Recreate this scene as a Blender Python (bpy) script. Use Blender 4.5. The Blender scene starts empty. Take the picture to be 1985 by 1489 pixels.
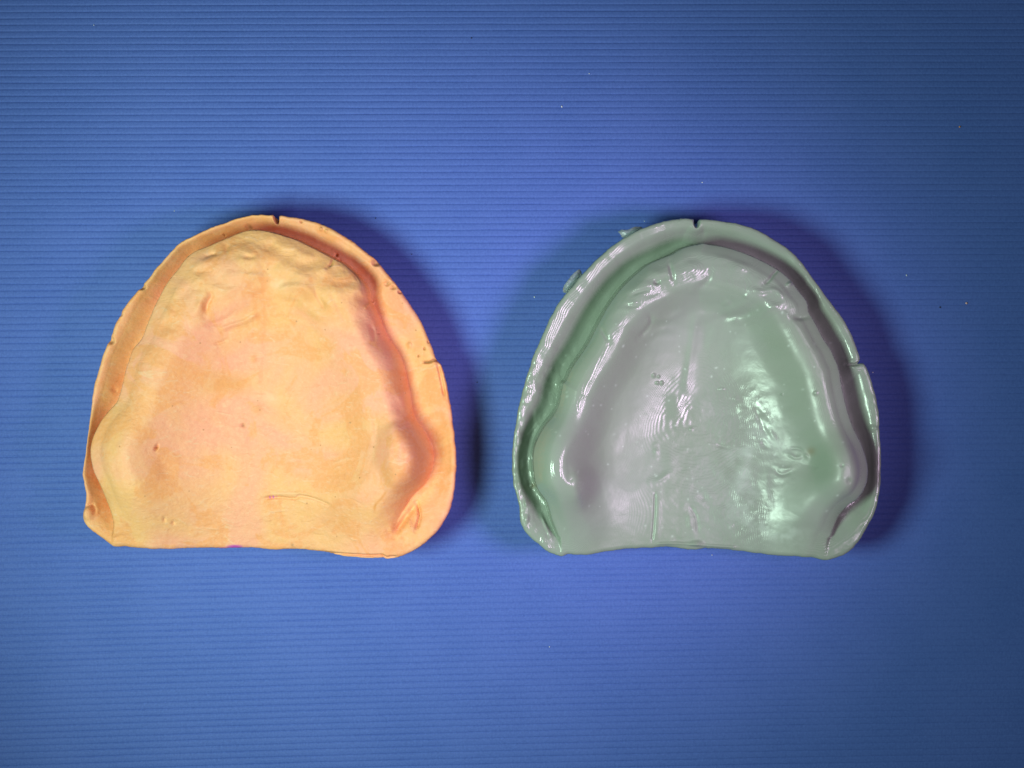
import bpy, math, random
import numpy as np

# ------------------------------------------------------------------ camera, world, lamps
MM = 0.001
CAM_H = 260.0                      # camera height above the mat, mm
RIM = 13.0                         # height of the casts' rims, mm
PXMM = 10.2                        # photo pixels per mm at rim height
CX, CY = 992.5, 744.5
K_RIM = 1.0 / PXMM                 # mm per pixel at rim height
K_MAT = K_RIM * CAM_H / (CAM_H - RIM)

def to_world(u, v, z):
    """place on the table, in mm, of a photo measurement taken at height z"""
    s = K_MAT * (CAM_H - z) / CAM_H
    return (u - CX) * s, (CY - v) * s

sc = bpy.context.scene
sc.render.engine = 'CYCLES'
cam_d = bpy.data.cameras.new('camera')
cam = bpy.data.objects.new('camera', cam_d)
sc.collection.objects.link(cam)
cam.location = (0, 0, CAM_H * MM)
cam.rotation_euler = (0, 0, 0)
cam_d.sensor_width = 36.0
cam_d.lens = 36.0 * CAM_H / (1985 * K_MAT)
cam_d.clip_start = 0.01
cam_d.clip_end = 20.0
sc.camera = cam

world = bpy.data.worlds.new('World')
sc.world = world
world.use_nodes = True
world.node_tree.nodes['Background'].inputs['Color'].default_value = (0.75, 0.82, 1.0, 1)
world.node_tree.nodes['Background'].inputs['Strength'].default_value = 0.03

def spot(name, loc, target, power, colour, size_deg, blend, radius):
    d = bpy.data.lights.new(name, 'SPOT')
    d.energy = power
    d.color = colour
    d.spot_size = math.radians(size_deg)
    d.spot_blend = blend
    d.shadow_soft_size = radius * MM
    o = bpy.data.objects.new(name, d)
    sc.collection.objects.link(o)
    from mathutils import Vector
    p = Vector(loc) * MM
    t = Vector(target) * MM
    o.location = p
    o.rotation_euler = (t - p).to_track_quat('-Z', 'Y').to_euler()
    return o

spot('desk_lamp_green', (-104, -38, 193), (-2, 12, 0), 1.88, (0.80, 1.15, 0.90), 104, 1.0, 36)
spot('desk_lamp_pink', (114, -20, 154), (2, 0, 0), 0.90, (1.17, 0.85, 1.20), 49, 1.0, 30)

sc.view_settings.view_transform = 'Standard'
sc.view_settings.look = 'None'
sc.view_settings.exposure = 0.0
sc.view_settings.gamma = 1.0
sc.view_settings.use_curve_mapping = False

# ------------------------------------------------------------------ helpers
rng = np.random.default_rng(7)

def smooth(a, b, x):
    t = np.clip((x - a) / (b - a), 0, 1)
    return t * t * (3 - 2 * t)

class Noise:
    """smooth 2D value noise, vectorised"""
    def __init__(self, seed):
        self.g = np.random.default_rng(seed).uniform(-1, 1, (256, 256))
    def __call__(self, x, y):
        xi = np.floor(x).astype(int); yi = np.floor(y).astype(int)
        fx = x - xi; fy = y - yi
        fx = fx * fx * fx * (fx * (fx * 6 - 15) + 10)
        fy = fy * fy * fy * (fy * (fy * 6 - 15) + 10)
        g = self.g
        a = g[xi % 256, yi % 256]; b = g[(xi + 1) % 256, yi % 256]
        c = g[xi % 256, (yi + 1) % 256]; d = g[(xi + 1) % 256, (yi + 1) % 256]
        return (a * (1 - fx) + b * fx) * (1 - fy) + (c * (1 - fx) + d * fx) * fy
    def fbm(self, x, y, n=4):
        s = 0; a = 1.0; t = 0
        for i in range(n):
            s = s + a * self(x * 2 ** i + 17.3 * i, y * 2 ** i + 5.1 * i); t += a; a *= 0.5
        return s / t

def poly_dist(px, py, pts, closed=False):
    """unsigned distance of points to a polyline"""
    pts = np.asarray(pts, float)
    if closed:
        pts = np.vstack([pts, pts[:1]])
    best = np.full(px.shape, 1e18)
    for (ax, ay), (bx, by) in zip(pts[:-1], pts[1:]):
        dx, dy = bx - ax, by - ay
        L = dx * dx + dy * dy + 1e-12
        t = np.clip(((px - ax) * dx + (py - ay) * dy) / L, 0, 1)
        best = np.minimum(best, (px - ax - t * dx) ** 2 + (py - ay - t * dy) ** 2)
    return np.sqrt(best)

def inside(px, py, pts):
    pts = np.asarray(pts, float)
    r = np.zeros(px.shape, bool)
    n = len(pts)
    for i in range(n):
        ax, ay = pts[i]; bx, by = pts[(i + 1) % n]
        if ay == by: continue
        c = ((ay > py) != (by > py)) & (px < (bx - ax) * (py - ay) / (by - ay) + ax)
        r ^= c
    return r

def catmull(pts, per=6, closed=False):
    pts = [np.array(p, float) for p in pts]
    n = len(pts); out = []
    for i in range(n if closed else n - 1):
        if closed:
            p0, p1, p2, p3 = pts[(i - 1) % n], pts[i], pts[(i + 1) % n], pts[(i + 2) % n]
        else:
            p0, p1, p2, p3 = pts[max(i - 1, 0)], pts[i], pts[i + 1], pts[min(i + 2, n - 1)]
        for k in range(per):
            t = k / per
            out.append(0.5 * ((2 * p1) + (-p0 + p2) * t + (2 * p0 - 5 * p1 + 4 * p2 - p3) * t * t
                              + (-p0 + 3 * p1 - 3 * p2 + p3) * t ** 3))
    if not closed: out.append(pts[-1])
    return np.array(out)

def stroke_mask(u, v, pts, width, taper=True):
    """0..1 gaussian band along a polyline (pixels)"""
    pts = catmull(pts, 4)
    m = np.zeros(u.shape)
    pad = width * 3.2
    sel = ((u > pts[:, 0].min() - pad) & (u < pts[:, 0].max() + pad) &
           (v > pts[:, 1].min() - pad) & (v < pts[:, 1].max() + pad))
    if not sel.any(): return m
    uu, vv = u[sel], v[sel]
    d = poly_dist(uu, vv, pts)
    val = np.exp(-(d / width) ** 2)
    if taper:
        e = np.minimum(np.hypot(uu - pts[0, 0], vv - pts[0, 1]), np.hypot(uu - pts[-1, 0], vv - pts[-1, 1]))
        val *= 0.25 + 0.75 * smooth(0, width * 3, e)
    m[sel] = val
    return m

def blob_mask(u, v, cu, cv, ru, rv, ang=0, power=2):
    a = math.radians(ang)
    x = (u - cu) * math.cos(a) + (v - cv) * math.sin(a)
    y = -(u - cu) * math.sin(a) + (v - cv) * math.cos(a)
    r = np.sqrt((x / ru) ** 2 + (y / rv) ** 2)
    return np.exp(-r ** power)

def new_mesh_object(name, verts, faces, mat, parent=None, normals=None, attrs=None):
    me = bpy.data.meshes.new(name)
    verts = np.asarray(verts, np.float32); faces = np.asarray(faces, np.int32)
    k = faces.shape[1]
    me.vertices.add(len(verts)); me.vertices.foreach_set('co', verts.ravel())
    me.loops.add(faces.size); me.loops.foreach_set('vertex_index', faces.ravel())
    me.polygons.add(len(faces))
    me.polygons.foreach_set('loop_start', np.arange(0, faces.size, k, dtype=np.int32))
    me.polygons.foreach_set('use_smooth', np.ones(len(faces), bool))
    me.update(calc_edges=True)
    me.validate()
    if attrs:
        for an, av in attrs.items():
            at = me.attributes.new(an, 'FLOAT', 'POINT')
            at.data.foreach_set('value', np.asarray(av, np.float32))
    if normals is not None:
        me.normals_split_custom_set_from_vertices(np.asarray(normals, float).tolist())
    me.materials.append(mat)
    o = bpy.data.objects.new(name, me)
    sc.collection.objects.link(o)
    if parent: o.parent = parent
    return o

def tag(o, label=None, cat=None, group=None, kind=None):
    for k, x in (('label', label), ('category', cat), ('group', group), ('kind', kind)):
        if x: o[k] = x
    return o

# ------------------------------------------------------------------ node helpers
class NT:
    def __init__(self, name):
        self.m = bpy.data.materials.new(name)
        self.m.use_nodes = True
        self.t = self.m.node_tree
        self.b = self.t.nodes['Principled BSDF']
        self.co = self.n('ShaderNodeTexCoord').outputs['Object']
    def n(self, typ, **kw):
        x = self.t.nodes.new(typ)
        for k, v in kw.items(): setattr(x, k, v)
        return x
    def link(self, a, b): self.t.links.new(a, b)
    def put(self, sock, val):
        if hasattr(val, 'links') or isinstance(val, bpy.types.NodeSocket): self.link(val, sock)
        else: sock.default_value = val
    def scaled(self, s):
        m = self.n('ShaderNodeMapping')
        m.inputs['Scale'].default_value = s
        self.link(self.co, m.inputs['Vector'])
        return m.outputs['Vector']
    def noise(self, scale, detail=4, rough=0.55, dist=0.0, vec=None):
        x = self.n('ShaderNodeTexNoise')
        x.inputs['Scale'].default_value = scale
        x.inputs['Detail'].default_value = detail
        x.inputs['Roughness'].default_value = rough
        x.inputs['Distortion'].default_value = dist
        self.link(vec if vec else self.co, x.inputs['Vector'])
        return x.outputs['Fac']
    def ramp(self, fac, a, b, lo=0.0, hi=1.0):
        x = self.n('ShaderNodeMapRange', interpolation_type='SMOOTHSTEP')
        self.put(x.inputs['Value'], fac)
        x.inputs['From Min'].default_value = a; x.inputs['From Max'].default_value = b
        x.inputs['To Min'].default_value = lo; x.inputs['To Max'].default_value = hi
        return x.outputs['Result']
    def math(self, op, a, b=0.0, c=0.0):
        x = self.n('ShaderNodeMath', operation=op)
        self.put(x.inputs[0], a); self.put(x.inputs[1], b); self.put(x.inputs[2], c)
        return x.outputs[0]
    def mix(self, fac, a, b):
        x = self.n('ShaderNodeMix', data_type='RGBA')
        self.put(x.inputs['Factor'], fac)
        self.put(x.inputs['A'], a if not isinstance(a, tuple) else (*a, 1))
        self.put(x.inputs['B'], b if not isinstance(b, tuple) else (*b, 1))
        return x.outputs['Result']
    def attr(self, name):
        return self.n('ShaderNodeAttribute', attribute_name=name).outputs['Fac']
    def bump(self, height, dist, strength=1.0, normal=None):
        x = self.n('ShaderNodeBump')
        self.put(x.inputs['Strength'], strength)
        x.inputs['Distance'].default_value = dist
        self.link(height, x.inputs['Height'])
        if normal: self.link(normal, x.inputs['Normal'])
        return x.outputs['Normal']

# ------------------------------------------------------------------ materials (object coordinates are metres)
def mat_blue():
    s = NT('blue_mat'); b = s.b
    n1 = s.noise(60, 4)
    fib = s.noise(1.0, 3, 0.6, vec=s.scaled((2600, 900, 900)))
    grain = s.noise(2400, 3, 0.6)
    c = s.mix(s.ramp(n1, 0.35, 0.65), (0.072, 0.122, 0.44), (0.080, 0.130, 0.46))
    c = s.mix(s.ramp(grain, 0.35, 0.75, 0, 0.45), c, (0.105, 0.18, 0.58))
    c = s.mix(s.ramp(fib, 0.45, 0.7, 0, 0.30), c, (0.048, 0.090, 0.36))
    s.link(c, b.inputs['Base Color'])
    b.inputs['Roughness'].default_value = 0.60
    b.inputs['Specular IOR Level'].default_value = 0.22
    nb = s.bump(grain, 0.00006, 0.8)
    s.link(nb, b.inputs['Normal'])
    return s.m

def mat_stone():
    s = NT('orange_plaster'); b = s.b
    big = s.noise(55, 3, 0.5, 0.6)
    mid = s.noise(190, 5, 0.6, 0.8)
    blot = s.noise(95, 4, 0.6, 1.2, vec=s.scaled((1, 1, 0.3)))
    streak = s.noise(1.0, 4, 0.6, 1.5, vec=s.scaled((260, 620, 200)))
    fine = s.noise(2600, 2)
    c = s.mix(s.ramp(big, 0.35, 0.65), (0.84, 0.335, 0.215), (0.82, 0.388, 0.165))
    c = s.mix(s.ramp(blot, 0.52, 0.60, 0, 0.75), c, (0.81, 0.31, 0.120))
    c = s.mix(s.ramp(streak, 0.58, 0.70, 0, 0.55), c, (0.80, 0.45, 0.28))
    c = s.mix(s.ramp(mid, 0.58, 0.75, 0, 0.40), c, (0.76, 0.295, 0.145))
    c = s.mix(s.ramp(s.noise(1500, 3, 0.7), 0.42, 0.70, 0, 0.30), c, (0.84, 0.46, 0.29))
    c = s.mix(s.ramp(s.noise(700, 4, 0.65), 0.55, 0.72, 0, 0.30), c, (0.70, 0.26, 0.13))
    c = s.mix(s.attr('stain'), c, (0.70, 0.27, 0.085))
    c = s.mix(s.attr('pale'), c, (0.84, 0.53, 0.34))
    c = s.mix(s.attr('dark_mark'), c, (0.20, 0.09, 0.035))
    c = s.mix(s.attr('ink'), c, (0.55, 0.07, 0.42))
    v = s.n('ShaderNodeTexVoronoi'); v.inputs['Scale'].default_value = 420; s.link(s.co, v.inputs['Vector'])
    pit = s.math('MULTIPLY', s.ramp(v.outputs['Distance'], 0.05, 0.10, 1, 0), s.ramp(mid, 0.50, 0.60))
    c = s.mix(s.math('MULTIPLY', pit, 0.55), c, (0.38, 0.15, 0.06))
    s.link(c, b.inputs['Base Color'])
    b.inputs['Roughness'].default_value = 0.62
    b.inputs['Specular IOR Level'].default_value = 0.30
    n = s.bump(mid, 0.0005, 0.30)
    n = s.bump(streak, 0.00035, 0.38, n)
    n = s.bump(fine, 0.00008, 0.35, n)
    s.link(n, b.inputs['Normal'])
    return s.m

def mat_resin():
    s = NT('green_resin'); b = s.b
    big = s.noise(60, 3, 0.5, 0.4)
    mid = s.noise(260, 4, 0.6, 0.6)
    patch = s.noise(120, 5, 0.62, 1.0)
    c = s.mix(s.ramp(big, 0.35, 0.65), (0.240, 0.278, 0.228), (0.256, 0.288, 0.250))
    c = s.mix(s.attr('pale'), c, (0.52, 0.60, 0.54))  # pale flecks, plus the palate's highlight sheen painted as colour
    c = s.mix(s.attr('dark_mark'), c, (0.10, 0.13, 0.08))
    c = s.mix(s.attr('stain'), c, (0.20, 0.15, 0.08))
    s.link(c, b.inputs['Base Color'])
    b.inputs['IOR'].default_value = 1.50
    r = s.math('ADD', s.ramp(patch, 0.35, 0.68, 0.15, 0.30), s.attr('matte'))
    s.link(r, b.inputs['Roughness'])
    # printed layers: fine contour steps, one every 0.08 mm of height
    sep = s.n('ShaderNodeSeparateXYZ'); s.link(s.co, sep.inputs[0])
    ph = s.math('MULTIPLY', sep.outputs['Z'], 2 * math.pi / 0.000085)
    wav = s.math('SINE', ph)
    geo = s.n('ShaderNodeNewGeometry')
    sn = s.n('ShaderNodeSeparateXYZ'); s.link(geo.outputs['Normal'], sn.inputs[0])
    flat = s.ramp(sn.outputs['Z'], 0.90, 0.985)
    h = s.math('MULTIPLY', wav, s.math('MULTIPLY', flat, s.math('SUBTRACT', 0.5, s.math('MULTIPLY', s.attr('matte'), 1.3))))
    n = s.bump(mid, 0.0006, 0.08)
    n = s.bump(s.noise(1100, 2), 0.00012, 0.06, n)
    n = s.bump(h, 0.000020, 1.0, n)
    s.link(n, b.inputs['Normal'])
    return s.m

def mat_film():
    s = NT('clear_film'); b = s.b
    b.inputs['Base Color'].default_value = (0.40, 0.45, 0.47, 1)
    b.inputs['Roughness'].default_value = 0.2
    b.inputs['Transmission Weight'].default_value = 0.5
    n = s.bump(s.noise(700, 3), 0.0003, 0.6)
    s.link(n, b.inputs['Normal'])
    return s.m

def mat_plain(name, col, rough=0.6):
    s = NT(name)
    c = s.mix(s.noise(3000, 2), tuple(x * 0.8 for x in col), tuple(min(1, x * 1.15) for x in col))
    s.link(c, s.b.inputs['Base Color']); s.b.inputs['Roughness'].default_value = rough
    return s.m

M_BLUE, M_STONE, M_RESIN, M_FILM = mat_blue(), mat_stone(), mat_resin(), mat_film()

# ------------------------------------------------------------------ the ribbed blue mat
def build_mat():
    period = 12.48 * K_MAT
    W, H = 420.0, 340.0
    nr = int(H / period)
    prof_t = np.array([0.0, 0.05, 0.10, 0.17, 0.28, 0.42, 0.56, 0.70, 0.82, 0.90, 0.95])
    prof_z = np.array([-0.17, -0.15, -0.08, -0.025, 0.0, 0.012, 0.014, 0.008, -0.02, -0.075, -0.15])
    rows_y = (np.arange(nr)[:, None] + prof_t[None, :]).ravel() * period - H / 2
    rows_z = np.tile(prof_z, nr) 
    nx = 221
    xs = np.linspace(-W / 2, W / 2, nx)
    X, Y = np.meshgrid(xs, rows_y)
    Z = np.repeat(rows_z[:, None], nx, 1)
    nz = Noise(3)
    # the sheet's ribs fan very slightly, and wander by a hair
    py = CY - Y / K_MAT
    slope = 0.002 + 0.024 * smooth(300, 1450, py)
    Y2 = Y + slope * X * 0.95 - 0.000045 * slope / 0.02 * X * X
    rib = np.repeat(np.arange(nr), len(prof_t))
    Y2 = Y2 + 0.03 * nz(X * 0.12 + rib[:, None] * 3.7, rib[:, None] * 1.37 + 0 * X)
    Z = Z * 0.74 * (1 - 0.35 * smooth(20, 95, X)) * (0.9 + 0.35 * nz(X * 0.2, rib[:, None] * 0.77 + 0 * X)) + 0.012 * nz.fbm(X * 1.2, Y * 2.0, 2)
    Z = Z - 0.014
    V = np.stack([X, Y2, Z], -1).reshape(-1, 3) * MM
    ny = len(rows_y)
    idx = np.arange(ny * nx).reshape(ny, nx)
    F = np.stack([idx[:-1, :-1], idx[:-1, 1:], idx[1:, 1:], idx[1:, :-1]], -1).reshape(-1, 4)
    o = new_mesh_object('ribbed_mat', V, F, M_BLUE)
    tag(o, kind='structure')
build_mat()

# ------------------------------------------------------------------ dental casts
ORANGE_OUT = [(500,415),(478,418),(449,426),(413,438),(382,452),(357,465),(338,479),(319,499),(299,522),(283,542),(266,562),
    (249,583),(234,605),(223,627),(215,649),(207,666),(198,687),(191,709),(186,728),(181,744),(177,772),(172,810),(167,847),
    (163,879),(160,904),(158,921),(161,939),(164,956),(164,971),(162,986),(160,1003),(163,1016),(172,1026),(190,1039),
    (207,1053),(222,1062),(239,1067),(269,1070),(314,1072),(364,1072),(413,1073),(458,1072),(488,1074),(520,1077),(550,1074),
    (574,1075),(604,1078),(629,1081),(654,1085),(689,1088),(723,1088),(748,1085),(768,1082),(786,1076),(805,1067),(825,1053),
    (843,1035),(858,1016),(870,991),(878,966),(882,939),(884,909),(883,874),(880,839),(876,804),(871,772),(863,732),(854,707),
    (846,697),(838,675),(826,646),(814,620),(800,598),(785,576),(766,549),(749,528),(732,508),(710,488),(688,471),(664,455),
    (642,442),(618,432),(592,425),(567,420),(546,416.5),(541.5,417),(538,421),(534,422),(530.5,420),(528,416),(523,415.5)]
ORANGE_L = [(217,1200),(217,1044),(218,1036),(219,1016),(217,998),(212,981),(207,966),(203,949),(196,931),(187,911),(182,889),
    (181,871),(184,852),(192,832),(203,812),(217,794),(232,777),(240,752),(249,714),(256,694),(262,677),(272,665),(281,653),
    (288,634),(297,612),(304,595),(314,576),(326,554),(338,537),(350,523),(362,506),(374,494),(391,484),(408,478),(430,468),
    (456,457),(478,449),(500,446),(531,450),(560,459),(584,467),(606,478),(628,489),(650,501),(669,511),(686,525),(700,540),
    (710,554),(715,569),(717,583),(725,598),(734,615),(742,634),(751,653),(763,670),(773,687),(781,707),(786,728),(789,745),
    (794,765),(797,790),(805,812),(818,832),(830,852),(838,872),(840,891),(835,914),(823,939),(805,956),(795,968),(786,983),
    (771,1008),(761,1033),(753,1050),(745,1200)]
GREEN_OUT = [(1318,423),(1294,426),(1265,435),(1241,444),(1217,457),(1193,472),(1168,492),(1147,512),(1127,533),(1108,556),
    (1091,576),(1076,598),(1062,625),(1050,651),(1038,680),(1028,707),(1020,731),(1011,765),(1005,790),(1001,814),(997,839),
    (994,864),(993,894),(993,919),(996,941),(1002,964),(1007,983),(1008,1001),(1011,1018),(1021,1036),(1040,1053),(1059,1069),
    (1079,1078),(1099,1081),(1139,1083),(1169,1079),(1204,1075),(1241,1073),(1271,1072),(1303,1070),(1340,1075),(1365,1076),
    (1380,1073),(1409,1074),(1444,1078),(1479,1082),(1514,1085),(1551,1086),(1578,1087),(1603,1087),(1616,1085),(1633,1079),
    (1650,1069),(1665,1053),(1678,1033),(1690,1011),(1700,988),(1706,963),(1709,934),(1710,899),(1709,864),(1706,829),
    (1705,799),(1701,775),(1696,752),(1690,733),(1683,714),(1678,706),(1673,704),(1666,705),(1669,698),(1668,690),(1661,671),
    (1652,646),(1640,625),(1625,603),(1611,584),(1594,562),(1577,538),(1562,516),(1548,499),(1528,481),(1509,467),(1487,454),
    (1466,443),(1441,435),(1417,430),(1388,426),(1361,424),(1357,425),(1353,430),(1349,430),(1346,424),(1340,423.3)]
GREEN_L = [(1100,1200),(1086,1060),(1079,1038),(1067,1008),(1059,978),(1052,966),(1041,951),(1034,931),(1031,909),(1030,884),
    (1033,864),(1042,842),(1054,822),(1069,804),(1079,785),(1084,762),(1088,742),(1094,736),(1103,716),(1115,697),(1127,680),
    (1139,661),(1149,641),(1159,622),(1171,600),(1185,579),(1202,557),(1219,540),(1236,525),(1253,512),(1277,501),(1299,492),
    (1318,481),(1338,475),(1360,471),(1369,473),(1395,477),(1422,484),(1449,494),(1475,506),(1497,518),(1514,529),(1531,545),
    (1545,564),(1557,579),(1563,591),(1565,605),(1574,620),(1584,639),(1594,658),(1606,675),(1615,695),(1623,714),(1627,740),
    (1632,765),(1639,794),(1650,827),(1663,856),(1671,881),(1675,904),(1673,929),(1665,951),(1653,968),(1640,978),(1628,996),
    (1620,1018),(1613,1040),(1604,1060),(1590,1200)]

def polar_grid(outline, centre, n_ang, n_rad, seed):
    """unit rings from the centre out to the outline (photo pixels)"""
    pts = catmull(outline, 8, closed=True)
    cu, cv = centre
    seg = np.hypot(*np.diff(np.vstack([pts, pts[:1]]), axis=0).T)
    s = np.concatenate([[0], np.cumsum(seg)])
    q = np.linspace(0, s[-1], n_ang, endpoint=False)
    P = np.vstack([pts, pts[:1]])
    eu = np.interp(q, s, P[:, 0]); ev = np.interp(q, s, P[:, 1])
    nz = Noise(seed)
    wob = nz(q * 0.06, 0 * q + 3.3) * 0.9 + nz(q * 0.22, 0 * q + 9.1) * 0.45
    r0 = np.hypot(eu - cu, ev - cv)
    eu = eu + (eu - cu) / r0 * wob; ev = ev + (ev - cv) / r0 * wob
    t = np.linspace(0, 1, n_rad + 1)[1:] ** 0.85
    U = cu + (eu[None] - cu) * t[:, None]
    V = cv + (ev[None] - cv) * t[:, None]
    return U, V, t, np.stack([eu, ev], 1)

def build_cast(name, outline, ridge, centre, spec, material, seed):
    NA, NR = 1500, 330
    U, V, t, edge = polar_grid(outline, centre, NA, NR, seed)
    U = np.vstack([np.full((1, NA), centre[0]), U]); V = np.vstack([np.full((1, NA), centre[1]), V])
    u, v = U.ravel(), V.ravel()
    ridge_s = catmull(ridge, 3)
    d = poly_dist(u, v, ridge_s) / PXMM
    ins = inside(u, v, ridge_s)
    d = np.where(ins, d, -d)                       # mm, positive on the ridge side
    out_s = edge[::4]
    e = poly_dist(u, v, out_s, closed=True) / PXMM  # mm to the rim
    e[-NA:] = 0
    nz = Noise(seed + 50)
    # rounded distance from the ridge, with no creases where two flanks meet
    T = 3.5
    rp = catmull(ridge, 12)[::6] / PXMM
    mid = 0.5 * (rp[1:] + rp[:-1]); ln = np.hypot(*np.diff(rp, axis=0).T)
    acc = np.zeros(u.shape)
    um, vm = u / PXMM, v / PXMM
    for (mx, my), l_ in zip(mid, ln):
        acc += l_ * np.exp(-np.hypot(um - mx, vm - my) / T)
    ds = -T * np.log(acc / math.sqrt(2 * math.pi * 8 * T) + 1e-12)
    ds = np.where(d > -1.0, ds, -1.0)
    f = spec(u, v, d, ds, e, nz)
    z = f['z']
    # rounded rim edge
    rr = f.get('rim_r', 0.9)
    z = z - 0.9 * rr * (1 - np.sqrt(np.clip(1 - (1 - np.clip(e / rr, 0, 1)) ** 2, 0, 1)))
    z_soft = RIM + 4.0 * smooth(0.0, 1.6, d)
    X, Y = to_world(u, v, z_soft)
    ang_n = NA
    # wall rings below the rim
    ex, ey = X[-NA:], Y[-NA:]; ez = z[-NA:]
    cxw, cyw = to_world(centre[0], centre[1], RIM)
    walls = []
    r = np.hypot(ex - cxw, ey - cyw)
    wn = Noise(seed + 90)
    aa = np.arange(NA) * 0.05
    for k, zz in enumerate([0.97, 0.92, 0.85, 0.75, 0.62, 0.48, 0.34, 0.2, 0.08, 0.0]):
        ins_mm = 0.12 * (k + 1) + 0.25 * wn(aa, np.full(NA, k * 0.8))* min(1, k/3)
        sc_ = (r - ins_mm) / r
        walls.append((cxw + (ex - cxw) * sc_, cyw + (ey - cyw) * sc_, ez * zz + 0.02))
    wx = np.concatenate([w[0] for w in walls]); wy = np.concatenate([w[1] for w in walls]); wz = np.concatenate([w[2] for w in walls])
    Vx = np.concatenate([X, wx, [cxw]]); Vy = np.concatenate([Y, wy, [cyw]]); Vz = np.concatenate([z, wz, [0.02]])
    verts = np.stack([Vx, Vy, Vz], 1)
    nrow = NR + 1 + len(walls)
    idx = np.arange(nrow * NA).reshape(nrow, NA)
    nxt = np.roll(idx, -1, axis=1)
    Q = np.stack([idx[:-1], idx[1:], nxt[1:], nxt[:-1]], -1)      # ring by ring
    Qf = Q.reshape(-1, 4)
    # orientation: make the top face up
    a, b_, c_ = verts[Qf[NA * 100, 0]], verts[Qf[NA * 100, 1]], verts[Qf[NA * 100, 2]]
    if np.cross(b_ - a, c_ - a)[2] < 0: Q = Q[..., ::-1]; Qf = Q.reshape(-1, 4)
    # bottom cap as thin quads towards one point (two triangles' worth each)
    last = idx[-1]
    # vertex normals from faces (area weighted)
    p = verts
    fn = np.cross(p[Qf[:, 2]] - p[Qf[:, 0]], p[Qf[:, 3]] - p[Qf[:, 1]])
    vn = np.zeros_like(p)
    for k in range(4): np.add.at(vn, Qf[:, k], fn)
    vn[:NA] = vn[:NA].sum(0)
    vn[-1] = (0, 0, -1)
    vn /= np.linalg.norm(vn, axis=1, keepdims=True) + 1e-20
    # split into the parts of the cast
    fr = np.repeat(np.arange(nrow - 1), NA)
    fd = np.full(len(Qf), -1.0); ft = fr < NR
    fd[ft] = d[Qf[ft]].mean(1)
    fe = np.zeros(len(Qf)); fe[ft] = e[Qf[ft]].mean(1)
    fu = np.zeros(len(Qf)); fv = np.zeros(len(Qf))
    fu[ft] = u[Qf[ft]].mean(1); fv[ft] = v[Qf[ft]].mean(1)
    part = np.zeros(len(Qf), int)                              # 0 base
    on = ft & (fd > 0) & (fe > 0.25)
    part[on] = 2                                               # palate
    part[on & (fd < f['ridge_w']) & (fv < 1012)] = 1             # ridge
    for i, (tu, tv, ru, rv, ta) in enumerate(f['tuber']):
        m = on & (blob_mask(fu, fv, tu, tv, ru, rv, ta) > 0.40)
        part[m] = 3 + i
    root = bpy.data.objects.new(name, None)
    root.empty_display_size = 0.02
    sc.collection.objects.link(root)
    origin = np.array([cxw, cyw, 0.0])
    root.location = origin * MM
    tot_attr = {}
    nv = len(verts)
    for an in ('stain', 'pale', 'dark_mark', 'ink', 'matte'):
        full = np.zeros(nv)
        if an in f: full[:len(u)] = np.clip(f[an], 0, 1)
        tot_attr[an] = full
    names = {0: 'base', 1: 'alveolar_ridge', 2: 'palate', 3: 'tuberosity', 4: 'tuberosity'}
    for pi, pn in names.items():
        fs = Qf[part == pi]
        if not len(fs): continue
        if pi == 0:
            nl = np.roll(last, -1)
            cap = np.stack([last[0::2], nl[0::2], np.roll(nl, -1)[0::2], np.full(NA // 2, nv - 1)], 1)
            if not (np.cross(verts[cap[0, 1]] - verts[cap[0, 0]], verts[cap[0, 2]] - verts[cap[0, 0]])[2] < 0):
                pass
            capn = np.cross(verts[cap[5, 1]] - verts[cap[5, 0]], verts[cap[5, 3]] - verts[cap[5, 0]])[2]
            if capn > 0: cap = cap[:, ::-1]
            fs = np.vstack([fs, cap])
        # the centre ring collapses to one point: drop degenerate rows by merging
        used, inv = np.unique(fs, return_inverse=True)
        fs2 = inv.reshape(fs.shape)
        o = new_mesh_object(pn, (verts[used] - origin) * MM, fs2, material, root, vn[used],
                            {k: x[used] for k, x in tot_attr.items()})
    return root

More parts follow.
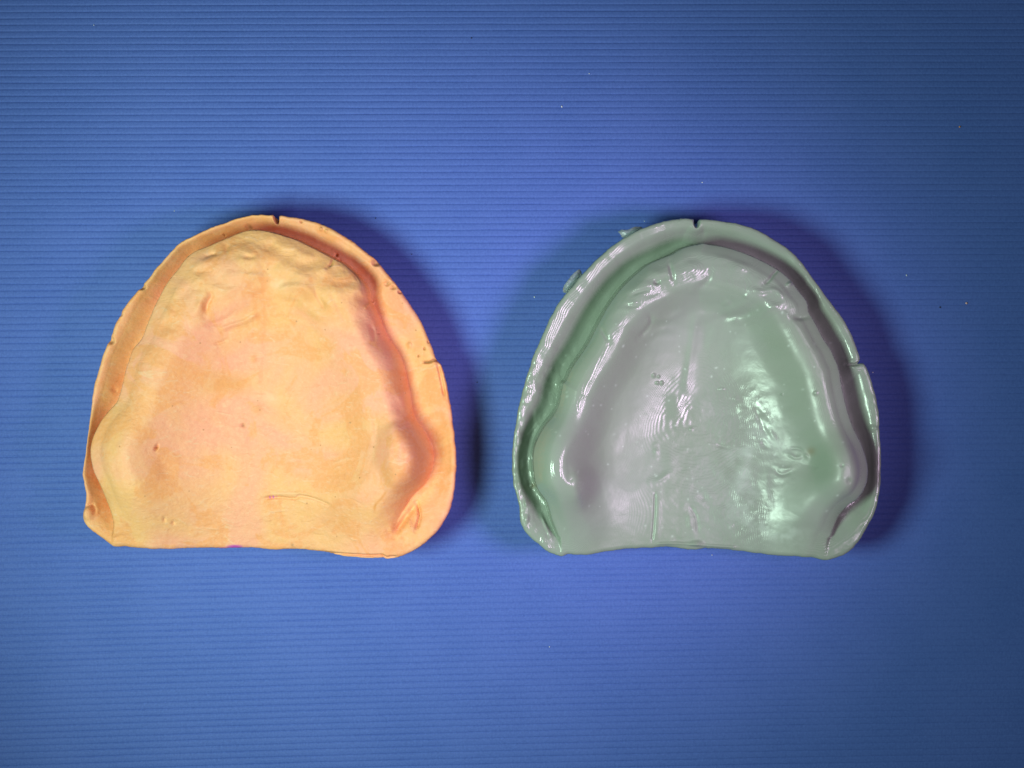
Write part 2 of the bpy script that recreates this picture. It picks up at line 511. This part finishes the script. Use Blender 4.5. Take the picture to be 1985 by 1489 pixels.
# ---- relief of the orange plaster cast
def spec_orange(u, v, d, ds, e, nz):
    post = smooth(930, 1080, v)                      # grooves and ridges die out towards the back edge
    side = smooth(430, 640, u)                       # left flank steep, right flank broad
    G = (4.7 - 2.3 * side) * (1 - 1.0 * smooth(950, 1050, v))
    dist_out = np.clip(-d, 0, None)
    tt = e / (e + dist_out + 1e-6)
    land = RIM - G * (0.14 * np.clip(tt / 0.3, 0, 1) + 0.86 * smooth(0.10, 0.85, tt))
    flank = side * smooth(540, 640, v)
    w = 3.4 + 2.0 * flank
    lip = 0.2 * (1 - flank)
    x = np.clip((d + lip) / w, 0, 1)
    steep = 0.76 * smooth(-0.15, 0.35, d) + 0.24 * (1 - (1 - np.clip(d / 4.6, 0, 1)) ** 2)
    up = (1 - flank) * steep + flank * (1 - (1 - x) ** 2.3)
    crest = RIM + 5.0 - 5.2 * post + 0.5 * np.exp(-((v - 520) / 90) ** 2)
    zg = RIM - G
    z_r = zg + (crest - zg) * up + 0.9 * smooth(w, w + 4, d) * (1 - post)
    z_r = z_r - 7.6 * (1 - np.exp(-(np.clip(ds - 4.4, 0, None) / 8.0) ** 1.7)) * (1 - 0.55 * post)
    z = np.where(d > -lip, np.where(d < 0.8, np.maximum(z_r, np.minimum(land, zg + 2)), z_r), land)
    dd = np.clip(-d - lip, 0, None)
    S = lambda pts, wd, h: h * stroke_mask(u, v, pts, wd)
    B = lambda a, b, ra, rb, h, ang=0, p=2: h * blob_mask(u, v, a, b, ra, rb, ang, p)
    # tuberosities
    z = z + B(780, 884, 38, 72, 2.9, -4, 3.6) + B(246, 888, 52, 85, 1.0, 8, 2.5)
    z = z + S([(724, 795), (730, 840), (726, 880), (722, 905)], 7, -0.35) + S([(745, 830), (765, 815), (790, 822)], 8, -0.35)
    z = z + S([(792, 800), (812, 838), (828, 880)], 4, -0.4) + S([(768, 755), (783, 790), (790, 812)], 7, 0.4)
    # front of the ridge: lumps and creases
    front = smooth(690, 560, v) * smooth(0.5, 3, d)
    z = z + front * (1.15 * nz.fbm(u * 0.015, v * 0.022, 2) + 0.10 * nz.fbm(u * .07, v * .07, 2))
    z = z + S([(398, 612), (402, 590), (411, 575), (409, 562)], 5.5, -0.75) + S([(380, 618), (392, 590), (398, 570)], 8, 0.55)
    z = z + S([(440, 470), (441, 488), (446, 500)], 5, -0.35) + S([(395, 500), (410, 494), (425, 492)], 4, -0.40)
    z = z + S([(470, 495), (490, 500), (500, 492)], 5, -0.35)
    z = z + S([(636, 520), (648, 508), (655, 502)], 2.6, -0.6) + S([(655, 510), (680, 524), (700, 548)], 3.0, -0.2)
    z = z + S([(560, 478), (590, 494), (620, 500)], 9, 0.35) + S([(662, 520), (680, 530)], 6, -0.4)
    z = z + S([(684, 570), (705, 580), (717, 588)], 7, -0.55) + B(700, 562, 16, 16, 0.5)
    for k in range(4): z = z + S([(706 + k * 4, 600 - k * 3), (711 + k * 4, 592 - k * 3)], 1.6, 0.35)
    z = z + S([(715, 625), (724, 650), (722, 665)], 4, -0.4)
    # palatal folds
    for pts, wd, h in [
        ([(535, 566), (560, 556), (590, 560), (612, 572)], 8, 0.55), ([(535, 580), (560, 586), (590, 586)], 7, -0.5),
        ([(590, 598), (612, 610), (630, 618)], 7, 0.45), ([(612, 560), (622, 582), (636, 602)], 5, -0.4),
        ([(420, 640), (445, 630), (470, 622), (500, 604)], 5, 0.5), ([(392, 632), (425, 622), (455, 606)], 5, -0.40),
        ([(430, 575), (460, 560), (480, 556)], 8, 0.4), ([(465, 540), (500, 536), (528, 548)], 9, 0.4),
        ([(520, 560), (505, 570), (480, 575)], 5, -0.35), ([(408, 668), (425, 662), (437, 656)], 3, -0.3),
        ([(640, 560), (660, 600), (676, 640)], 6, -0.22), ([(500, 610), (492, 700), (486, 770)], 9, 0.16),
        ([(482, 770), (478, 850), (470, 930)], 14, -0.14), ([(330, 590), (342, 604), (340, 618)], 6, -0.2)]:
        z = z + S(pts, wd, h)
    # middle of the palate: rough patches, blebs and scrapes
    z = z + B(483, 695, 6, 7, 0.28) + B(488, 795, 10, 9, 0.30) + B(459, 826, 5, 4, -0.45) + B(492, 768, 9, 6, 0.25)
    z = z + B(302, 868, 2.5, 6, -0.9, 20) + B(310, 1010, 3, 5, -0.4) + B(325, 1018, 3, 4, -0.4)
    z = z + S([(498, 972), (530, 970), (562, 972), (572, 966), (602, 972), (634, 984)], 3.0, -0.35)
    z = z + S([(498, 964), (530, 962), (570, 961), (604, 966)], 4, 0.22)
    z = z + S([(300, 880), (318, 915), (325, 945)], 12, -0.35)
    rough = smooth(6, 14, d) * smooth(640, 800, v)
    z = z + rough * (0.10 * nz.fbm(u * 0.05, v * 0.09, 4))
    z = z + 0.05 * nz.fbm(u * 0.10, v * 0.10, 3)
    scr = np.zeros_like(u); sub = np.random.default_rng(12)
    for k in range(26):
        a = sub.uniform(330, 720); b = sub.uniform(760, 1060); L = sub.uniform(8, 40); an = sub.normal(0.15, 0.35)
        p = [(a, b), (a + L * .5 * math.cos(an), b + L * .5 * math.sin(an) + sub.normal(0, 2)), (a + L * math.cos(an), b + L * math.sin(an))]
        m = stroke_mask(u, v, p, sub.uniform(1.5, 3.0)); s_ = sub.choice([-1, 1])
        z = z + 0.09 * s_ * m; scr = np.maximum(scr, m * (0.28 if s_ > 0 else 0.05))
    # back right corner: torn plaster
    z = z + S([(806, 978), (790, 1000), (774, 1022), (764, 1040)], 6, -1.1) + S([(806, 976), (813, 1000), (806, 1030)], 3.5, -0.9)
    z = z + S([(798, 985), (790, 1008), (800, 1030)], 6, 0.5) + S([(780, 1050), (788, 1040)], 5, -0.3)
    # back left corner: bead and hollow
    z = z + B(173, 994, 12, 14, 0.9, 0, 4) + S([(164, 985), (174, 979), (181, 990), (180, 1002)], 3, -0.7)
    z = z + S([(200, 940), (207, 970), (214, 1010)], 10, -0.8 ) + S([(218, 1046), (228, 1040)], 3, -0.35)
    z = z + B(534.5, 423, 4.5, 8, -3.5, 0, 4)
    # rim: chips, bubbles, cracks
    for a, b, ra, rb, h in [(274, 556, 7, 5, -1.0), (214, 660, 6, 7, -0.9), (728, 509, 8, 6, -1.3), (750, 549, 7, 5, -0.7),
                            (761, 557, 6, 4, -0.6), (775, 566, 4, 3, -0.7), (793, 669, 5, 6, 0.5), (233, 610, 4, 3, -0.4),
                            (475, 437, 5, 5, -0.5), (583, 430, 2.5, 2.5, -0.6), (622, 444, 3, 3, 0.4), (632, 448, 3, 3, 0.3),
                            (822, 676, 2.5, 2.5, -0.6), (810, 690, 2.5, 2, -0.5), (830, 663, 2, 2, -0.5), (212, 756, 4, 5, -0.3),
                            (428, 452, 2, 2, -0.5), (649, 492, 3, 3, -0.6), (731, 645, 3, 2, -0.4)]:
        z = z + B(a, b, ra, rb, h, 0, 3)
    z = z + S([(818, 702), (832, 702), (842, 698), (850, 700)], 2.2, -1.0) + S([(848, 704), (854, 730), (862, 770)], 3, -0.6)
    z = z + 0.10 * nz.fbm(u * 0.035, v * 0.035, 3) * smooth(0, 1, dist_out)
    z = z + S([(560, 1079), (640, 1081), (720, 1083), (770, 1079)], 2.4, -0.7)
    # colour marks on the plaster
    bm = lambda *a: blob_mask(u, v, *a)
    stain = 0.55 * np.clip(bm(430, 742, 46, 22, 8, 3), 0, 1) * (0.5 + 0.5 * nz.fbm(u * .05, v * .05, 3) + .2)
    stain = stain + 0.5 * bm(483, 695, 7, 8) + 0.45 * bm(602, 572, 16, 14, 0, 4) + 0.4 * bm(632, 598, 13, 12, 0, 4)
    stain = stain + 0.5 * bm(488, 795, 11, 10) + 0.4 * bm(780, 915, 8, 9) + 0.25 * bm(690, 585, 20, 14)
    stain = stain + 0.7 * stroke_mask(u, v, [(751, 950), (738, 968), (728, 978), (722, 990)], 2.5) + 0.6 * stroke_mask(u, v, [(728, 978), (724, 994)], 2)
    stain = stain + 0.3 * bm(650, 1000, 60, 30, 0, 3) * np.clip(nz.fbm(u * .06, v * .06, 3) + .5, 0, 1)
    stain = stain + 0.35 * smooth(4.0, 0.3, e) * smooth(-0.2, 0.5, nz.fbm(u * .03, v * .03, 3)) * (d < 0)
    pale = scr + 0.5 * bm(545, 552, 20, 10) + 0.35 * bm(510, 770, 26, 10, 20) + 0.3 * stroke_mask(u, v, [(510, 962), (560, 962), (630, 982)], 4)
    pale = pale + 0.1 * stroke_mask(u, v, [(730, 850), (722, 890)], 4) + 0.35 * stroke_mask(u, v, [(620, 1086), (690, 1088), (760, 1083)], 3)
    dark_mark = 0.75 * stroke_mask(u, v, [(818, 702), (832, 702), (842, 698), (850, 700)], 1.6)  # darker colour along the rim crack
    dark_mark = dark_mark + 0.35 * stroke_mask(u, v, [(636, 520), (648, 508)], 2) + 0.5 * stroke_mask(u, v, [(655, 508), (690, 532), (705, 556)], 1.5)
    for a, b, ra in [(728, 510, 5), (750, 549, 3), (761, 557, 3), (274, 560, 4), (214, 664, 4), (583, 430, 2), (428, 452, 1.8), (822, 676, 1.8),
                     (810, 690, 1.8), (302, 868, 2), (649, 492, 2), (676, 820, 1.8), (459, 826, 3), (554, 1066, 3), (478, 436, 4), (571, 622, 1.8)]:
        dark_mark = dark_mark + 0.55 * bm(a, b, ra, ra)  # darker colour in chips and pits
    ink = 0.95 * bm(438, 1070, 15, 4.5, 0, 4) + 0.6 * bm(414, 1073, 12, 2.5, 0, 4) + 0.8 * bm(516, 969, 10, 3, -8, 4) * (0.5 + 0.5 * np.sin(u * 0.9))
    return dict(z=z, ridge_w=7.0, tuber=[(242, 885, 58, 82, 8), (778, 884, 46, 76, -4)], stain=stain, pale=pale, dark_mark=dark_mark, ink=ink, rim_r=0.9)

# ---- relief of the green resin cast
def spec_green(u, v, d, ds, e, nz):
    post = smooth(925, 1090, v)
    side = smooth(1300, 1500, u)
    G = (4.1 - 1.1 * side) * (1 - 0.97 * smooth(955, 1065, v))
    dist_out = np.clip(-d, 0, None)
    tt = e / (e + dist_out + 1e-6)
    land = RIM - G * (0.22 * np.clip(tt / 0.5, 0, 1) + 0.78 * smooth(0.26, 0.86, tt))
    fr = smooth(650, 545, v)
    w = 3.6 + 0.9 * np.exp(-((v - 480) / 90) ** 2)
    lip = 0.2
    x = np.clip((d + lip) / w, 0, 1)
    up = 0.71 * smooth(-0.15, 0.35, d) + 0.29 * (1 - (1 - np.clip(d / 4.4, 0, 1)) ** 2)
    crest = RIM + 5.0 - 5.2 * post
    zg = RIM - G
    z_r = zg + (crest - zg) * up + 0.6 * smooth(w, w + 3, d) * (1 - post) * (1 - fr)
    z_r = z_r - 0.22 * fr * np.clip(d - 2.2, 0, 5.5)
    z_r = z_r - 2.0 * smooth(4.4 + 2.6 * fr, 11.5 + 2.0 * fr, d) * (1 - post)
    z_r = z_r - (8.4 - 2.2 * smooth(800, 1060, v)) * (1 - np.exp(-(np.clip(ds - 3.4 - 2.2 * fr, 0, None) / 7.6) ** 1.5)) * (1 - 0.5 * post)
    z = np.where(d > -lip, np.where(d < 0.8, np.maximum(z_r, np.minimum(land, zg + 2)), z_r), land)
    dd = np.clip(-d - lip, 0, None)
    S = lambda pts, wd, h: h * stroke_mask(u, v, pts, wd)
    B = lambda a, b, ra, rb, h, ang=0, p=2: h * blob_mask(u, v, a, b, ra, rb, ang, p)
    z = z + B(1632, 918, 44, 66, 2.8, -6, 2.8) + B(1092, 904, 60, 80, 2.6, 10, 2.8) + B(1124, 940, 22, 34, 1.0, 0, 2.5)
    z = z + S([(1098, 912), (1106, 932), (1112, 945)], 8, -0.35)
    z = z + S([(1560, 850), (1578, 880), (1580, 915), (1572, 945)], 16, -0.8)
    front = smooth(680, 560, v) * smooth(0.5, 3, d)
    z = z + front * (0.52 * nz.fbm(u * 0.017, v * 0.026, 2) + 0.03 * nz.fbm(u * .08, v * .08, 2))
    for pts, wd, h in [
        ([(1298, 508), (1301, 528), (1306, 548)], 4, -0.5), ([(1262, 545), (1285, 540), (1300, 532)], 6, -0.45),
        ([(1222, 572), (1240, 566), (1262, 560)], 4, -0.45), ([(1205, 592), (1225, 594), (1245, 592)], 5, -0.35),
        ([(1164, 632), (1175, 655), (1180, 665)], 4, -0.4), ([(1220, 600), (1240, 585)], 9, 0.4),
        ([(1504, 522), (1494, 540), (1480, 552)], 3.0, -0.6), ([(1455, 560), (1475, 566), (1500, 562), (1520, 580)], 5, 0.35),
        ([(1534, 614), (1552, 616), (1568, 612)], 5, -0.6), ([(1550, 590), (1556, 574)], 12, 0.5),
        ([(1358, 560), (1380, 552), (1400, 556)], 8, -0.35), ([(1376, 525), (1372, 545), (1352, 560)], 6, -0.45),
        ([(1395, 600), (1420, 598), (1446, 588), (1458, 572)], 10, 0.6), ([(1402, 612), (1440, 610), (1470, 600)], 6, -0.45),
        ([(1478, 608), (1496, 596), (1516, 592)], 6, 0.35), ([(1425, 612), (1440, 622)], 5, 0.4),
        ([(1268, 590), (1290, 578), (1320, 574)], 8, 0.40), ([(1262, 618), (1300, 616), (1325, 604)], 7, 0.35),
        ([(1252, 655), (1280, 640), (1310, 632)], 7, 0.25), ([(1255, 605), (1265, 625), (1240, 655)], 5, -0.35),
        ([(1358, 600), (1350, 680), (1340, 770)], 9, 0.30), ([(1380, 620), (1372, 690)], 10, -0.18),
        ([(1278, 962), (1276, 1010), (1272, 1058)], 2.2, -0.32), ([(1286, 962), (1284, 1010), (1280, 1058)], 6, 0.14),
        ([(1346, 985), (1360, 1010), (1364, 1046)], 4, -0.22), ([(1338, 990), (1348, 1015), (1352, 1046)], 7, 0.18),
        ([(1535, 880), (1552, 890), (1566, 884)], 4, 0.5), ([(1512, 914), (1526, 924), (1546, 916)], 4, -0.55),
        ([(1520, 908), (1534, 912), (1550, 908)], 4, 0.35), ([(1564, 878), (1572, 888), (1570, 896)], 4, 0.7),
        ([(1540, 872), (1558, 872), (1566, 880)], 3, -0.5), ([(1585, 912), (1592, 908)], 3, 0.5),
        ([(1490, 790), (1502, 812), (1514, 832)], 6, 0.30), ([(1476, 785), (1486, 812), (1500, 850)], 5, -0.30),
        ([(1502, 830), (1512, 850), (1522, 862)], 5, 0.40), ([(1488, 850), (1498, 868), (1508, 872)], 5, -0.40),
        ([(1428, 772), (1442, 776), (1456, 782)], 5, 0.35), ([(1440, 790), (1444, 806)], 5, -0.3),
        ([(1400, 864), (1415, 870), (1432, 872)], 4, -0.4), ([(1466, 870), (1452, 920), (1430, 975)], 10, 0.22),
        ([(1500, 905), (1498, 950), (1500, 985)], 7, 0.25), ([(1450, 955), (1470, 950), (1488, 960)], 8, -0.35),
        ([(1360, 960), (1376, 972), (1390, 985)], 8, -0.35), ([(1432, 1020), (1442, 1030)], 7, -0.4),
        ([(1330, 745), (1322, 790), (1326, 830)], 16, 0.35), ([(1296, 860), (1310, 900), (1320, 940)], 14, 0.2),
        ([(1280, 868), (1282, 890)], 5, 0.3), ([(1270, 940), (1290, 934), (1310, 918)], 6, 0.3),
        ([(1640, 975), (1622, 1010), (1610, 1050)], 9, -0.7), ([(1050, 1000), (1058, 1020), (1068, 1042)], 3, 0.55),
        ([(1062, 1000), (1072, 1030), (1090, 1055)], 8, -0.5), ([(1645, 706), (1658, 707), (1670, 703)], 3, -1.1),
        ([(1022, 870), (1016, 855), (1010, 868)], 4, 0.4), ([(1022, 850), (1030, 838), (1048, 818)], 3, 0.3),
        ([(1280, 1063), (1320, 1062), (1370, 1066), (1440, 1070)], 3, 0.35)]:
        z = z + S(pts, wd, 0.7 * h * (0.6 if pts[0][0] > 1395 and 740 < pts[0][1] < 960 and pts[0][0] < 1590 else 1.0))
    for a, b, ra, rb, h in [(1275, 727, 4, 4, 0.22), (1283, 742, 4, 3, 0.22), (1292, 742, 3, 4, 0.22), (1285, 729, 3, 3, .15), (1412, 586, 7, 5, 0.2),
                            (1446, 575, 5, 4, .15), (1527, 552, 4, 4, 0.5), (1636, 930, 5, 6, -0.18), (1623, 900, 3, 3, -0.15), (1360, 1062, 12, 5, 0.5),
                            (1273, 548, 6, 4, -0.5), (1020, 976, 4, 6, 0.5), (1021, 1006, 5, 8, 0.4), (1525, 765, 2, 2, 0.2), (1580, 762, 4, 4, .2),
                            (1030, 943, 3, 4, .5), (1352, 835, 4, 4, 0.12), (1694, 830, 8, 5, 0.35), (1412, 755, 6, 3, .15)]:
        z = z + B(a, b, ra, rb, h, 0, 2.5)
    z = z + B(1351, 431, 4.5, 8, -2.2, 0, 3)
    rough = smooth(6, 13, d) * smooth(1290, 1420, u + 0.25 * (v - 800)) * smooth(700, 800, v)
    z = z + rough * (0.15 * nz.fbm(u * 0.024, v * 0.035, 3) + 0.02 * nz.fbm(u * .15, v * .12, 3))
    z = z + 0.04 * nz.fbm(u * 0.04, v * 0.04, 2)
    z = z + 0.16 * nz.fbm(u * 0.020, v * 0.020, 2) * smooth(0, 1, dist_out)
    left_land = smooth(0, 1, dist_out) * smooth(1200, 1100, u) * smooth(620, 760, v)
    z = z + left_land * 0.20 * nz.fbm(u * .07, v * .05, 2)
    bm = lambda *a: blob_mask(u, v, *a)
    pale = np.zeros_like(u); sub = np.random.default_rng(5)
    for k in range(130):
        a = sub.uniform(1060, 1640); b = sub.uniform(600, 1060); r = sub.uniform(1.0, 2.2)
        pale = pale + sub.uniform(0.15, 0.6) * bm(a, b, r, r * sub.uniform(0.8, 1.6), sub.uniform(0, 90))
    sheen_paint = np.clip(nz.fbm(u * .035, v * .05, 4) * 2.0, 0, 1)
    pale = pale + 0.24 * sheen_paint * (bm(1490, 1000, 90, 60, 20, 3) + bm(1470, 860, 60, 90, 15, 3))  # left lamp's whitish sheen on the palate, painted into the colour
    pale = pale + 0.22 * stroke_mask(u, v, [(1474, 850), (1458, 910), (1428, 985)], 12) + 0.2 * stroke_mask(u, v, [(1480, 840), (1520, 865), (1562, 872)], 11)  # streaks of the same painted sheen
    pale = pale + 0.35 * np.clip(nz.fbm(u * .09, v * .09, 3) + .5, 0, 1) * bm(1510, 1035, 55, 20, 20, 3)  # painted sheen patch towards the back edge
    dark_mark = 0.4 * bm(1639, 930, 4, 6) + 0.3 * bm(1627, 1000, 10, 30, 20)  # darker colour in a pit and the back right groove
    stain = 0.5 * bm(1578, 876, 7, 8) + 0.5 * bm(1034, 944, 4, 6)
    return dict(z=z, ridge_w=5.6, tuber=[(1092, 905, 54, 66, 10), (1632, 918, 44, 66, -6)], pale=pale, dark_mark=dark_mark, stain=stain, matte=(0.20 - 0.12 * smooth(1380, 1430, u)) * smooth(4.5, 9, d) * (1 - bm(1318, 790, 50, 70, 8, 3)) + 0.16 * smooth(1480, 1560, u) * smooth(0.5, 2.5, d), rim_r=0.9)

orange = build_cast('dental_cast', ORANGE_OUT, ORANGE_L, (520, 770), spec_orange, M_STONE, 11)
tag(orange, 'matte orange-pink plaster cast of a toothless upper jaw with purple pen specks', 'dental cast', 'dental casts side by side')
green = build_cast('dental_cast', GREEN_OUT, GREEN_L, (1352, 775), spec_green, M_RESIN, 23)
tag(green, 'glossy grey-green resin cast of a toothless upper jaw with clear slivers on rim', 'dental cast', 'dental casts side by side')

# ---- thin slivers of film still stuck to the green rim
def sliver(pts, z0, z1, parent, seed):
    pts = catmull(pts, 4, closed=True)
    r = np.random.default_rng(seed)
    n = len(pts)
    zz = z0 + (z1 - z0) * np.linspace(0, 1, n) + r.normal(0, 0.06, n)
    x, y = to_world(pts[:, 0] + r.normal(0, .5, n), pts[:, 1] + r.normal(0, .5, n), zz)
    top = np.stack([x, y, zz], 1); bot = top - [0, 0, 0.22]
    c1 = top.mean(0, keepdims=True) + [[0, 0, 0.15]]; c0 = c1 - [[0, 0, 0.3]]
    V = np.vstack([top, bot, c1, c0])
    F = []
    for i in range(n):
        j = (i + 1) % n
        F.append((i, j, 2 * n)); F.append((n + j, n + i, 2 * n + 1)); F.append((i, n + i, n + j)); F.append((i, n + j, j))
    V = V * MM - np.array(parent.location)
    o = new_mesh_object('film_sliver', V, F, M_FILM, parent)
    return o
sliver([(1198, 450), (1204, 446), (1216, 445), (1236, 439), (1246, 443), (1232, 452), (1216, 461), (1206, 460), (1204, 455)], RIM - 1.8, RIM - 1.4, green, 1)
sliver([(1091, 566), (1094, 553), (1101, 543), (1108, 534), (1116, 526), (1124, 523), (1128, 531), (1122, 540), (1110, 556), (1100, 566)], RIM - 1.6, RIM - 2.0, green, 2)

# ------------------------------------------------------------------ crumbs on the mat
M_WHITE = mat_plain('white_dust', (0.80, 0.80, 0.85))
M_PINK = mat_plain('pink_plaster_crumb', (0.75, 0.42, 0.40))
M_ORANGE = mat_plain('orange_plaster_crumb', (0.72, 0.30, 0.10))
M_DARK = mat_plain('dark_grit', (0.02, 0.025, 0.06))
def crumb(name, px, py, r, mat, label, cat, group, seed, flat=0.6):
    rs = np.random.default_rng(seed)
    r = r * 0.82
    nla, nlo = 5, 8
    V = [(0, 0, 1)]
    for i in range(1, nla):
        for j in range(nlo):
            th = math.pi * i / nla; ph = 2 * math.pi * j / nlo
            V.append((math.sin(th) * math.cos(ph), math.sin(th) * math.sin(ph), math.cos(th)))
    V.append((0, 0, -1))
    V = np.array(V) * (1 + rs.normal(0, 0.16, (len(V), 1))) * [r, r * rs.uniform(0.6, 1), r * flat]
    F = []
    for j in range(nlo):
        F.append((0, 1 + j, 1 + (j + 1) % nlo))
        b = 1 + (nla - 2) * nlo
        F.append((b + (j + 1) % nlo, b + j, len(V) - 1))
    for i in range(nla - 2):
        for j in range(nlo):
            a = 1 + i * nlo + j; b = 1 + i * nlo + (j + 1) % nlo
            F.append((a, a + nlo, b)); F.append((b, a + nlo, b + nlo))
    o = new_mesh_object(name, V * MM, F, mat)
    x, y = to_world(px, py, 0)
    o.location = (x * MM, y * MM, (r * flat * 0.75) * MM)
    o.rotation_euler = (0, 0, rs.uniform(0, 6.28))
    return tag(o, label, cat, group)
WG, DG, PG = 'white dust specks on the mat', 'dark grit specks on the mat', 'plaster crumbs on the mat'
crumb('plaster_crumb', 1860, 246, 0.22, M_ORANGE, 'tiny orange plaster crumb on the mat near the upper right edge', 'crumb', PG, 1)
crumb('plaster_crumb', 1873, 588, 0.30, M_PINK, 'tiny pink plaster crumb on the mat right of the green cast', 'crumb', PG, 2)
crumb('dust_speck', 1089, 207, 0.22, M_WHITE, 'bright white dust speck on the mat above the gap between casts', 'dust speck', WG, 3)
crumb('dust_speck', 1142, 143, 0.15, M_WHITE, 'small white dust speck high on the mat, topmost of the white specks', 'dust speck', WG, 4)
crumb('dust_speck', 1757, 534, 0.22, M_WHITE, 'white dust speck on the mat upper right of the green cast', 'dust speck', WG, 5)
crumb('dust_speck', 1361, 354, 0.15, M_WHITE, 'white dust speck on the mat just above the notch of the green cast', 'dust speck', WG, 6)
crumb('dust_speck', 1036, 576, 0.22, M_WHITE, 'white dust speck on the mat close to the left flank of the green cast', 'dust speck', WG, 7)
crumb('dust_speck', 1249, 429, 0.13, M_WHITE, 'white dust speck on the mat beside the upper clear sliver of the green cast', 'dust speck', WG, 8)
crumb('dust_speck', 1692, 722, 0.20, M_WHITE, 'white dust speck touching the cracked right rim of the green cast', 'dust speck', WG, 9)
crumb('dust_speck', 1380, 1076, 0.16, M_WHITE, 'white dust speck on the mat against the back edge of the green cast', 'dust speck', WG, 10)
crumb('dust_speck', 182, 49, 0.14, M_WHITE, 'white dust speck on the mat near the upper left corner', 'dust speck', WG, 11)
crumb('dust_speck', 338, 409, 0.14, M_WHITE, 'white dust speck on the mat upper left of the orange cast', 'dust speck', WG, 12)
crumb('dust_speck', 1065, 1254, 0.14, M_WHITE, 'white dust speck on the lower mat below the gap between casts', 'dust speck', WG, 13)
crumb('grit_speck', 728, 423, 0.17, M_DARK, 'black grit speck on the mat at the upper right of the orange cast', 'grit speck', DG, 20)
crumb('grit_speck', 798, 493, 0.14, M_DARK, 'black grit speck in the shadow right of the orange cast', 'grit speck', DG, 21)
crumb('grit_speck', 1822, 596, 0.20, M_DARK, 'black grit speck on the mat left of the pink crumb', 'grit speck', DG, 22)
crumb('grit_speck', 914, 74, 0.18, M_DARK, 'black grit speck on the mat near the middle of the top edge', 'grit speck', DG, 23)
crumb('grit_speck', 925, 741, 0.18, M_DARK, 'black grit speck on the mat midway between the two casts', 'grit speck', DG, 24)
